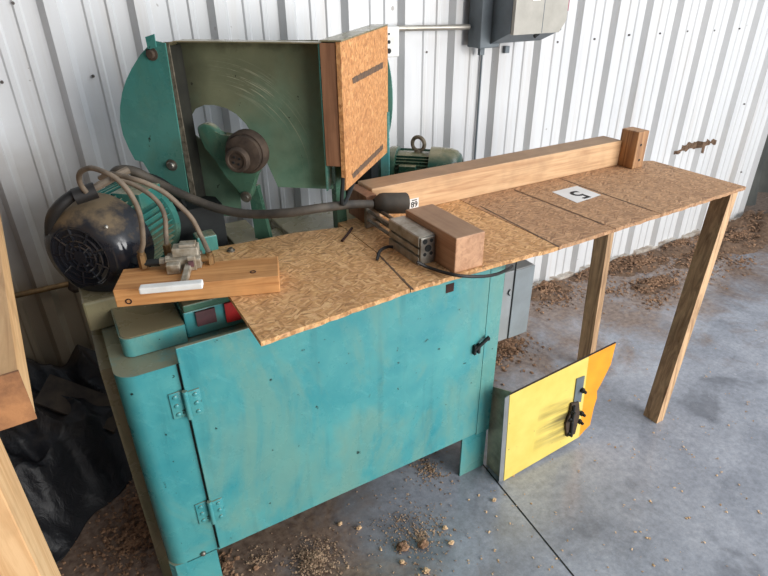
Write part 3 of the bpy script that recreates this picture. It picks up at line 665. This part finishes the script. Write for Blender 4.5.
# sticker on the fence
a = at(414, 203.5, y=1.4605); bm = new_bm(); box(bm, (a.x-.022, 1.4606, a.z-.017), (a.x+.018, 1.4618, a.z+.017)); sk = obj('sticker', bm, 'paper', fe)
bm = text('89', .026, 'ink', Matrix.Translation(Vector((a.x+.001, 1.4602, a.z-.004))) @ Matrix.Rotation(math.pi/2, 4, 'X')); box(bm, (a.x-.008, 1.4598, a.z+.010), (a.x+.011, 1.4606, a.z+.013)); obj('printed_code', bm, 'ink', sk)
# plank with hand valve
pk = bpy.data.objects.new('wooden_plank', None)
A, B = Vector((.027, 1.287)), Vector((.379, 1.161)); dx = (B-A).normalized(); dy = Vector((-dx.y, dx.x))
Lp = (B-A).length; ang = math.atan2(dx.y, dx.x)
MP = Matrix.Translation(Vector((A.x, A.y, ZT+.0008))) @ Matrix.Rotation(ang, 4, 'Z')
bm = new_bm(); box(bm, (0, 0, 0), (Lp, .112, .045), bev=.002)
bpy.data.objects.remove(pk)
po = obj('wooden_plank', bm, 'woodplank'); lc = po.location.copy(); po.matrix_world = MP @ Matrix.Translation(lc)
tag(po, 'warm brown pine plank carrying the hand valve, overhanging the worktop left end', 'plank')
def onplank(u, v, z=.0452): return MP.inverted() @ at(u, v, z=ZT+.0008+z)
for (u, v) in ((128,303), (253,272)):
    bm = new_bm()
    if v > 290: p = at(u, v, y=1.27); p = MP.inverted() @ p; torus(bm, (p.x, -.0006, p.z), (0, 1, 0), .006, .0015, 16, 6)
    else: p = onplank(u, v); torus(bm, (p.x, p.y, .0455), (0, 0, 1), .006, .0015, 16, 6)
    for vv in bm.verts: vv.co = MP @ vv.co
    o = obj('knot', bm, 'hole', None); wc = o.location.copy(); o.parent = po; bpy.context.view_layer.update(); o.matrix_parent_inverse = po.matrix_world.inverted(); o.location = wc
zp = ZT+.0463
hv = thing('hand_lever_valve', 'grimy alloy hand valve with a long white lever, on the pine plank', 'valve', at(185, 270, z=zp))
MV = Matrix.Translation(at(185, 267, z=zp)) @ Matrix.Rotation(ang, 4, 'Z') @ Matrix.Scale(1.22, 4)
def vb(name, mat, *boxes, bev=.002, parent=hv):
    bm = new_bm()
    for lo, hi in boxes: box(bm, lo, hi, MV, bev=bev)
    return obj(name, bm, mat, parent)
vb('valve_body', 'valve', ((-.034, -.012, 0), (.034, .028, .022)), ((-.030, -.030, 0), (-.004, -.012, .020)), ((.010, -.020, 0), (.026, -.012, .03)), ((-.02, 0, .022), (.03, .03, .040)), ((-.006, .004, .040), (.026, .028, .046)))
bm = new_bm(); cyl(bm, MV @ Vector((-.075, .004, .014)), MV @ Vector((-.034, .004, .014)), .0085, seg=14); obj('pipe_nipple', bm, 'dark', hv, True)
bm = new_bm(); cyl(bm, MV @ Vector((-.046, .004, .014)), MV @ Vector((-.034, .004, .014)), .011, seg=6); cyl(bm, MV @ Vector((-.034, .004, .014)), MV @ Vector((-.026, .004, .014)), .014, seg=14); obj('collar', bm, 'valve', hv, True)
bm = new_bm(); cyl(bm, MV @ Vector((.006, .008, .03)), MV @ Vector((.006, .008, .033)), .001, seg=4)
bm.free()
pL, pR = MV.inverted() @ at(140, 290, z=zp+.008), MV.inverted() @ at(204, 280, z=zp+.008)
vb('lever', 'white', ((pL.x, pL.y-.010, 0.0015), (pR.x, pL.y+.009, .014)), bev=.003)
vb('lever_link', 'valve', ((.004, pL.y+.0092, .002), (.016, -.012, .014)))
vb('red_button', 'maroon', ((.012, -.024, .010), (.022, -.0205, .022)), bev=0)
F1 = MV @ Vector((-.078, .004, .014)); F2 = MV @ Vector((-.034, .036, .0)); F3 = MV @ Vector((.05, .006, .0))
for nm_, F in (('elbow', F1), ('elbow', F3)):
    bm = new_bm(); cyl(bm, F-Z*.012, F+Z*.024, .0105, seg=6); cyl(bm, F+Z*.012, F+Z*.032, .0085, seg=14); obj(nm_, bm, 'brass', hv, True)
bm = new_bm(); cyl(bm, F2, F2+Z*.045, .010, seg=6); obj('elbow', bm, 'brass', hv, True)
bm = new_bm(); cyl(bm, MV @ Vector((.030, .006, .014)), MV @ Vector((.05, .006, .014)), .010, seg=14); obj('collar', bm, 'brass', hv, True)
def hose(pts, lab):
    bm = new_bm(); tube(bm, pts, .0062, 10); tag(obj('air_hose', bm, 'hose', None, True), lab, 'hose', 'air hoses of the hand valve')
hose([F1+Z*.028, at(143, 240, y=1.34), at(140, 215, y=1.33), at(131, 195, y=1.33), at(118, 180, y=1.34), at(104, 172, y=1.36), at(90, 168, y=1.40), at(80, 173, y=1.43), at(80, 183, y=1.46), at(86, 192, y=1.47)], 'dusty tan air hose looping highest and furthest left, from the valve left elbow')
hose([F2+Z*.04, at(166, 235, y=1.42), at(165, 218, y=1.43), at(160, 205, y=1.44), at(149, 194, y=1.45), at(132, 184, y=1.47), at(112, 178, y=1.49)], 'short dusty tan air hose rising from the middle elbow of the valve')
hose([F3+Z*.028, at(201, 236, y=1.37), at(192, 219, y=1.37), at(180, 206, y=1.37), at(165, 193, y=1.38), at(148, 184, y=1.39), at(130, 178, y=1.41), at(110, 174, y=1.45), at(100, 178, y=1.48)], 'dusty tan air hose sweeping from the valve right elbow over the motor')
bm = new_bm(); tube(bm, [at(86, 190, y=1.5), at(72, 196, y=1.5), at(58, 208, y=1.5), at(51, 222, y=1.52), at(52, 245, y=1.56)], .014, 10); cyl(bm, at(74, 197, y=1.49), at(96, 190, y=1.49), .02, seg=14)
tag(obj('motor_lead', bm, 'black', None, True), 'thick black lead curving round the left motor fan cover', 'cable')
bm = new_bm(); tube(bm, [at(88, 192, y=1.49), at(102, 184, y=1.50), at(118, 175, y=1.51), at(128, 170, y=1.52)], .010, 8)
tag(obj('cloth_wrap', bm, 'hose', None, True), 'tan twisted wrap tied between the hoses above the motor', 'cable')

# ================================================================== YELLOW PANEL
yp = thing('yellow_guard_door', 'yellow and orange steel machine door standing on the floor beside the cabinet', 'machine door', (1.33, 1.07, 0))
yy = 1.07
Lp_ = [(510,395), (589,356.5), (587,372), (579,437), (504,480)]
bm = new_bm(); prism(bm, [at(u, v, y=yy) if i != 4 else Vector((1.115, yy, .002)) for i, (u, v) in enumerate(Lp_)], (0, .004, 0)); obj('yellow_sheet', bm, 'yellow', yp)
R_ = [(589,356.5), (616,343), (611,364), (601,384), (597,391), (597,398), (594,407), (592,416), (590,425), (584,431), (579,437), (587,372)]
bm = new_bm(); prism(bm, [at(u, v, y=yy) for u, v in R_], (0, .004, 0)); obj('orange_section', bm, 'orange', yp)
zt0 = at(510, 395, y=yy).z; a, b = at(510, 395, y=yy), at(616, 343, y=yy)
bm = new_bm(); prism(bm, [Vector((1.096, yy+.0045, .002)), Vector((1.112, yy+.0, .002)), a+Vector((-.002,0,0)), a+Vector((-.016,.0045,-.01))], (0, .003, 0)); obj('edge_flange', bm, 'greybox', yp)
bm = new_bm(); prism(bm, [Vector((1.112, 1.075, .002)), Vector((1.112, 1.165, .002)), Vector((1.112, 1.19, .36)), Vector((1.112, 1.075, .41))], (.003, 0, 0)); obj('side_flange', bm, 'galv', yp)
bm = new_bm(); prism(bm, [a+Vector((0,-.0006,0)), b+Vector((0,-.0006,0)), b+Vector((0,-.0006,.002)), a+Vector((0,-.0006,.002))], (0, .006, 0)); obj('top_edge', bm, 'rust', yp)
bm = new_bm(); prism(bm, [at(u, v, y=yy-.004) for u, v in ((577,379), (585,376), (583,389), (581,402), (574,402))], (0, .0035, 0)); sp_ = obj('hinge_strap', bm, 'greydark', yp)
bm = new_bm(); a = at(576, 400, y=yy-.012); b = at(570, 437, y=yy-.012); prism(bm, [at(u, v, y=yy-.010) for u, v in ((572,404), (579,402), (580,414), (575,434), (567,437), (566,424), (570,414))], (0, .0095, 0))
obj('hinge_block', bm, 'rust', yp)
bm = new_bm(); cyl(bm, at(574, 406, y=yy-.014), at(571, 433, y=yy-.014), .006, seg=10); obj('hinge_pin', bm, 'dark', yp, True)
for u, v in ((582,390), (581,413), (579,421), (569,419), (568,433), (571,411)):
    bm = new_bm(); p = at(u, v, y=yy-.006); lathe(bm, [(.010, 0), (.010, .010), (.006, .014), (.006, .022)], (p.x, yy-.004, p.z), (0, -1, 0), 6); obj('bolt', bm, 'dark', yp)

# ================================================================== BOXES AND PIPES ON THE WALL
jb = thing('junction_box', 'grey steel junction box hanging on the right side of the teal cabinet', 'junction box', (1.21, 1.29, .487))
bm = new_bm(); box(bm, (1.104, 1.25, .487), (1.314, 1.34, .762), bev=.002); obj('box_body', bm, 'greybox', jb)
bm = new_bm(); box(bm, (1.229, 1.246, .489), (1.315, 1.2495, .760), bev=.001); obj('lid', bm, 'greylid', jb)
bm = new_bm(); box(bm, (1.226, 1.2462, .487), (1.2285, 1.2499, .80)); obj('lid_seam', bm, 'dark', jb)
bm = new_bm(); p = at(511, 292, y=1.248); torus(bm, (p.x, 1.247, p.z), (0, 1, 0), .012, .002, 12, 6, -1.2, 1.2); obj('lid_hook', bm, 'dark', jb)
bm = new_bm(); p = at(505, 280, y=1.2); box(bm, (1.101, 1.18, .74), (1.118, 1.20, .86)); obj('cable_clip', bm, 'black', jb)
eb = thing('electrical_cabinet', 'large grey electrical cabinet on the wall at the top of the picture', 'electrical box', (1.86, 2.0, 1.37))
ez = 1.37; xL, xR = 1.70, 2.0; yF = 1.93
a = at(510, 35, x=xL); yF = a.y; xR = at(567, 15, y=yF-.018).x
bm = new_bm(); prism(bm, [(xL, 2.0295, ez+.01), (xL, yF, a.z+.006), (xL, yF, 1.95), (xL, 2.0295, 1.95)], (xR-xL-.004, 0, 0)); obj('cabinet_shell', bm, 'greydark', eb)
bm = new_bm(); box(bm, (xL-.055, 2.03, ez-.006), (xL+.05, WALLY-.0315, 1.95), bev=.004); box(bm, (xL+.05, 2.03, ez+.012), (xR-.05, WALLY-.0315, 1.95)); obj('back_box', bm, 'greydark', eb)
bm = new_bm(); prism(bm, [(xL+.002, yF-.018, a.z), (xR-.035, yF-.018, a.z), (xR, yF-.018, a.z+.045), (xR, yF-.018, 1.95), (xL+.002, yF-.018, 1.95)], (0, .0175, 0)); obj('cabinet_door', bm, 'greydoor', eb)
sx = at(543, 20, y=yF-.018).x; bm = new_bm(); box(bm, (sx-.0015, yF-.0186, a.z+.002), (sx+.0015, yF-.0178, 1.94)); obj('door_seam', bm, 'greydark', eb)
p = at(537, -1, y=yF-.019); bm = new_bm(); box(bm, (p.x-.02, yF-.020, p.z-.006), (p.x+.02, yF-.0182, p.z+.03)); obj('door_label', bm, 'white', eb)
p = at(573, 4, y=yF); bm = new_bm(); box(bm, (xR+.001, yF+.02, 1.50), (xR+.045, yF+.04, 1.60)); ss=obj('warning_sticker', bm, 'sticker', eb)
for k in range(3):
    bm = new_bm(); box(bm, (xR+.010, yF+.0188, 1.512+k*.03), (xR+.038, yF+.0199, 1.517+k*.03)); obj('printed_bar', bm, 'ink', ss)
for uu in (475, 500):
    p = at(uu+6, 50, y=WALLY-.04); bm = new_bm(); box(bm, (p.x-.012, WALLY-.05, ez-.042), (p.x+.012, WALLY-.033, ez-.0125)); obj('mounting_lug', bm, 'greydark', eb)
bm = new_bm(); cyl(bm, (sx-.02, yF+.0, a.z-.012), (sx+.0, yF, a.z+.0), .008, seg=10); obj('door_catch', bm, 'dark', eb)
bm = new_bm(); yc = WALLY-.055
p0, p1 = at(397, 28.5, y=yc), at(469, 27, y=yc); tube(bm, [p0, p1], .011, 12); cd1 = obj('steel_conduit', bm, 'conduit', None, True); tag(cd1, 'bright steel conduit running from the white switch box to the electrical cabinet', 'pipe')
bm = new_bm(); p = at(391, 42, y=WALLY-.05); box(bm, (p.x-.04, WALLY-.07, p.z-.055), (p.x+.028, WALLY-.031, p.z+.057), bev=.006); sw = obj('switch_box', bm, 'white', None); tag(sw, 'white metal switch box on the wall behind the orange strand-board panel', 'switch box')
for u, v, r in ((389,34,.004), (389,42,.007), (389,51,.010)):
    q = at(u, v, y=WALLY-.071); bm = new_bm(); cyl(bm, (q.x, WALLY-.072, q.z), (q.x, WALLY-.068, q.z), r, seg=12); obj('knockout', bm, 'dark', sw)
bm = new_bm(); q = at(480, 100, y=WALLY-.02); cyl(bm, (q.x, WALLY-.012, .30), (q.x, WALLY-.012, 1.36), .0045, seg=12); tag(obj('wall_cable', bm, 'greydark', None, True), 'thin dark cable running straight down the wall below the cabinet', 'cable')
bm = new_bm(); yc = WALLY-.045; p0, p1 = at(-20, 303, y=yc), at(74, 283, y=yc); p1.z = p0.z = (p0.z+p1.z)/2; tube(bm, [p0, p1], .010, 12); lc_ = obj('steel_conduit', bm, 'brass', None, True); tag(lc_, 'brownish horizontal conduit low on the wall left of the motor', 'pipe')
bm = new_bm(); q = at(75, 293, y=2.07); lathe(bm, [(.012, 0), (.024, .015), (.020, .04), (.01, .055)], (p1.x+.0, yc, p1.z-.035), Z, 10); obj('rusty_fitting', bm, 'rust', lc_, True)

# ================================================================== LEFT FOREGROUND TIMBER
bt = thing('timber_trestle', 'pale timber trestle at the left edge, thick beam on a post', 'trestle', (-.3, .9, 0))
e0 = at(36, 417, y=.75); e1 = at(21, 369, y=.75); hb = e1.z-e0.z
dirb = Vector((-.058, 1, 0)).normalized(); xr = Vector((dirb.y, -dirb.x, 0))
c0 = Vector((e0.x, .75, e0.z))
bm = new_bm(); prism(bm, [c0, c0-xr*.45, c0-xr*.45+Z*hb, c0+Z*hb+xr*.0], dirb*1.15); bmo = obj('beam', bm, 'woodbeam', bt)
bm = new_bm(); prism(bm, [c0+xr*.001-dirb*.0005, c0-xr*.45-dirb*.0005, c0-xr*.45+Z*(hb+.0005)-dirb*.0005, c0+Z*(hb+.0005)+xr*.001-dirb*.0005], -dirb*.004); obj('beam_end', bm, 'endbrown', bt)
pf = at(0, 490, y=.75).x; pyb = at(57, 576, x=pf).y
bm = new_bm(); box(bm, (pf-.05, .752, 0), (pf, .865, e0.z-.001), bev=.002); obj('post', bm, 'woodlight', bt)
bm = new_bm(); box(bm, (pf-.42, .80, 0), (pf-.051, .82, .98)); obj('brace_board', bm, 'woodlight', bt)

# ================================================================== TARP
bm = new_bm(); g = []; nx, ny = 110, 110
for i in range(nx):
    row = []
    for j in range(ny):
        s, t_ = i/(nx-1), j/(ny-1)
        x = -.85+.815*s; yb_ = max(1.45, 1.80+(x+.05)*.95) + .06*noise.noise(Vector((s*7, 3, 5))); y = yb_+(2.09-yb_)*t_
        edge = min(1, t_*2.6)*min(1, (1-s)*14+.8)
        p = Vector((x*2.6, y*2.6, 0)); h = .37*edge*(.30+.70*t_)
        rid = 1-abs(noise.noise(Vector((x*4+y*3, y*6-x*2, 1))))*2.4
        h += .06*edge*rid + .022*edge*(1-abs(noise.noise(Vector((x*11+y*5, y*13+x*6, 4))))*2.6) + .012*noise.noise(p*7)
        row.append(bm.verts.new((x, y, max(.004, h))))
    g.append(row)
for i in range(nx-1):
    for j in range(ny-1): bm.faces.new([g[i][j], g[i+1][j], g[i+1][j+1], g[i][j+1]])
o = obj('crumpled_tarp', bm, 'tarp', None, True); md = o.modifiers.new('s', 'SOLIDIFY'); md.thickness = .003
tag(o, 'crumpled black plastic tarp heaped on the floor left of the cabinet', 'tarp')

bm = new_bm(); q_ = [at(50, 374, y=2.00), at(122, 400, y=1.93), at(114, 432, y=1.84), at(34, 402, y=1.90)]
prism(bm, q_, (0, .012, -.02)); tag(obj('dusty_board', bm, 'grimeboard'), 'dark dusty board lying across the top of the black tarp', 'board')
# ================================================================== SAWDUST
random.seed(11)
def flakes(bm, c, spread, n, size, hgt=0, flat=.6):
    for _ in range(n):
        a = random.uniform(0, 2*math.pi); rr = abs(random.gauss(0, .5)); x = c[0]+math.cos(a)*rr*spread[0]; y = c[1]+math.sin(a)*rr*spread[1]
        if y > WALLY-.05: continue
        z = max(.001, hgt*math.exp(-rr*rr*3.0))*random.uniform(.75, 1.05)+.001; s = size*random.uniform(.4, 1.3)
        q = Matrix.Rotation(random.uniform(0, 6.3), 3, 'Z') @ Matrix.Rotation(random.uniform(-1, 1)*flat, 3, 'X')
        cur = random.uniform(.1, .6)*s; w = s*random.uniform(.3, .7)
        pr = [(-s, 0), (-s*.4, cur), (s*.4, cur), (s, 0)]; prev = None
        for px, pz in pr:
            v0 = bm.verts.new(Vector((x, y, z)) + q @ Vector((px, -w, pz))); v1 = bm.verts.new(Vector((x, y, z)) + q @ Vector((px, w, pz)))
            if prev: bm.faces.new([prev[0], prev[1], v1, v0])
            prev = (v0, v1)
def mound(bm, c, rx, ry, h, seed):
    n = 26; g = []
    for i in range(n):
        row = []
        for j in range(n):
            s, t_ = i/(n-1)*2-1, j/(n-1)*2-1; r = math.hypot(s, t_)
            x = c[0]+s*rx; y = min(c[1]+t_*ry, WALLY-.047)
            f = max(0, 1-r*r)
            z = h*.62*f*(.6+1.3*noise.noise(Vector((x*11, y*11, seed))))+.012*f*noise.noise(Vector((x*45, y*45, seed)))-.004
            row.append(bm.verts.new((x, y, z)))
        g.append(row)
    for i in range(n-1):
        for j in range(n-1): bm.faces.new([g[i][j], g[i+1][j], g[i+1][j+1], g[i][j+1]])
piles = [(at(545,290,z=0), .20, .12, .07), (at(590,272,z=0), .22, .12, .05), (at(620,262,z=0), .25, .12, .05), (at(655,285,z=0), .22, .09, .05), (at(640,265,z=0), .30, .11, .05), (at(680,246,z=0), .30, .13, .05), (at(735,240,z=0), .45, .2, .08), (at(700,258,z=0), .3, .09, .04), (at(760,225,z=0), .6, .3, .12), (at(505,345,z=0), .10, .10, .025)]
bm = new_bm()
for i, (c, rx, ry, h) in enumerate(piles): mound(bm, c, rx, ry, h, i*3.3)
s1 = tag(obj('sawdust_pile', bm, 'sawdk', None, True), 'brown sawdust heaps along the foot of the white wall', 'sawdust', kind='stuff')
bm = new_bm()
for i, (c, rx, ry, h) in enumerate(piles): flakes(bm, c, (rx*1.15, ry*1.2), 560, .009, h*.62)
for u, v in ((500,352), (495,362), (560,300), (610,292), (700,275), (740,262), (655,300)): flakes(bm, at(u, v, z=0), (.25, .15), 120, .008)
tag(obj('wood_shavings', bm, 'saw'), 'curly wood shavings scattered over the heaps by the wall', 'wood shavings', kind='stuff')
bm = new_bm()
flakes(bm, at(150,510,z=0), (.16, .30), 900, .007, .012); flakes(bm, at(130,545,z=0), (.25, .25), 700, .006, .006)
flakes(bm, at(225,568,z=0), (.04, .05), 160, .007, .012)
tag(obj('wood_shavings', bm, 'saw'), 'dark reddish wood shavings left of the cabinet by the tarp', 'wood shavings', kind='stuff')
bm = new_bm()
flakes(bm, at(315,562,z=0), (.10, .10), 900, .004, .02); flakes(bm, at(420,535,z=0), (.14, .12), 420, .0035); flakes(bm, at(430,470,z=0), (.08, .10), 260, .004)
flakes(bm, at(400,520,z=0), (.3, .3), 260, .003); flakes(bm, at(260,560,z=0), (.1, .08), 160, .004)
tag(obj('fine_sawdust', bm, 'sawfine'), 'fine sawdust patches on the concrete in front of the cabinet', 'sawdust', kind='stuff')
bm = new_bm()
for _ in range(150):
    u, v = random.uniform(380, 760), random.uniform(420, 575); flakes(bm, at(u, v, z=0), (.01, .01), random.choice((1, 1, 2, 4)), .0035)
for _ in range(70):
    u, v = random.uniform(520, 760), random.uniform(330, 470); flakes(bm, at(u, v, z=0), (.03, .03), random.choice((1, 2, 3)), .004)
tag(obj('wood_crumbs', bm, 'crumb'), 'tiny pale crumbs of wood strewn across the open concrete', 'wood crumbs', kind='stuff')
# clumps one can count
cl_pts = [(403,546,.020,'saw','reddish clump of shavings, left of the two largest by the cabinet'), (423,544,.017,'saw','reddish clump of shavings, right of the two largest'), (340,524,.008,'crumb','pale wood chip, left of the pair below the cabinet door'), (359,528,.009,'crumb','pale wood chip, right of the pair below the cabinet door'), (445,528,.009,'crumb','pale chip above and right of the reddish clumps'), (451,543,.010,'crumb','pale chip straight right of the reddish clumps'), (426,571,.011,'crumb','pale chip at the bottom edge below the clumps'), (402,562,.009,'crumb','pale chip under the left reddish clump'), (494,500,.008,'crumb','pale chip beside the floor joint'), (256,568,.010,'saw','tan chip at the bottom edge near the cabinet leg')]
for u, v, r, mt, lb in cl_pts:
    p = at(u, v, z=r*.55); bm = new_bm(); bmesh.ops.create_icosphere(bm, subdivisions=3, radius=r)
    for q in bm.verts: q.co = Vector((q.co.x, q.co.y*.8, q.co.z*.6))*(1+.55*noise.noise(q.co*(1.6/r)+Vector((u, v, 0)))) + p
    mz = min(q.co.z for q in bm.verts)
    for q in bm.verts: q.co.z -= mz
    tag(obj('wood_chip', bm, mt), lb, 'wood chip', 'loose wood chips on the concrete')

# ================================================================== LIGHT
w = bpy.data.worlds.new('world'); bpy.context.scene.world = w; w.use_nodes = True; nt = w.node_tree
bg = nt.nodes['Background']; tc = nt.nodes.new('ShaderNodeTexCoord'); dt = nt.nodes.new('ShaderNodeVectorMath'); dt.operation = 'DOT_PRODUCT'
dt.inputs[1].default_value = Vector((.80, -.50, .34)).normalized(); nt.links.new(tc.outputs['Generated'], dt.inputs[0])
rp = nt.nodes.new('ShaderNodeValToRGB'); mr = nt.nodes.new('ShaderNodeMapRange'); mr.inputs[1].default_value = -1; nt.links.new(dt.outputs['Value'], mr.inputs[0]); nt.links.new(mr.outputs[0], rp.inputs[0])
e = rp.color_ramp.elements; e[0].position = .46; e[0].color = (.012, .011, .010, 1); e[1].position = .95; e[1].color = (.70, .78, .90, 1)
nt.links.new(rp.outputs[0], bg.inputs[0]); bg.inputs[1].default_value = .95
def area(name, loc, to, sx, sy, power, col):
    l = bpy.data.lights.new(name, 'AREA'); l.shape = 'RECTANGLE'; l.size = sx; l.size_y = sy; l.energy = power; l.color = col
    o = bpy.data.objects.new(name, l); C.objects.link(o); o.location = loc; o.rotation_euler = (Vector(to)-Vector(loc)).to_track_quat('-Z', 'Y').to_euler(); return o
area('doorway_daylight', (3.5, -3.9, 2.0), (1.1, 1.7, .8), 4.6, 3.0, 430, (1, .98, .95))
area('roof_skylight', (3.4, -.2, 4.4), (1.4, 1.3, 0), 2.6, 1.4, 50, (.92, .96, 1))
vs = bpy.context.scene.view_settings; vs.view_transform = 'Standard'; vs.look = 'None'; vs.gamma = 1; vs.exposure = .03; vs.use_curve_mapping = False
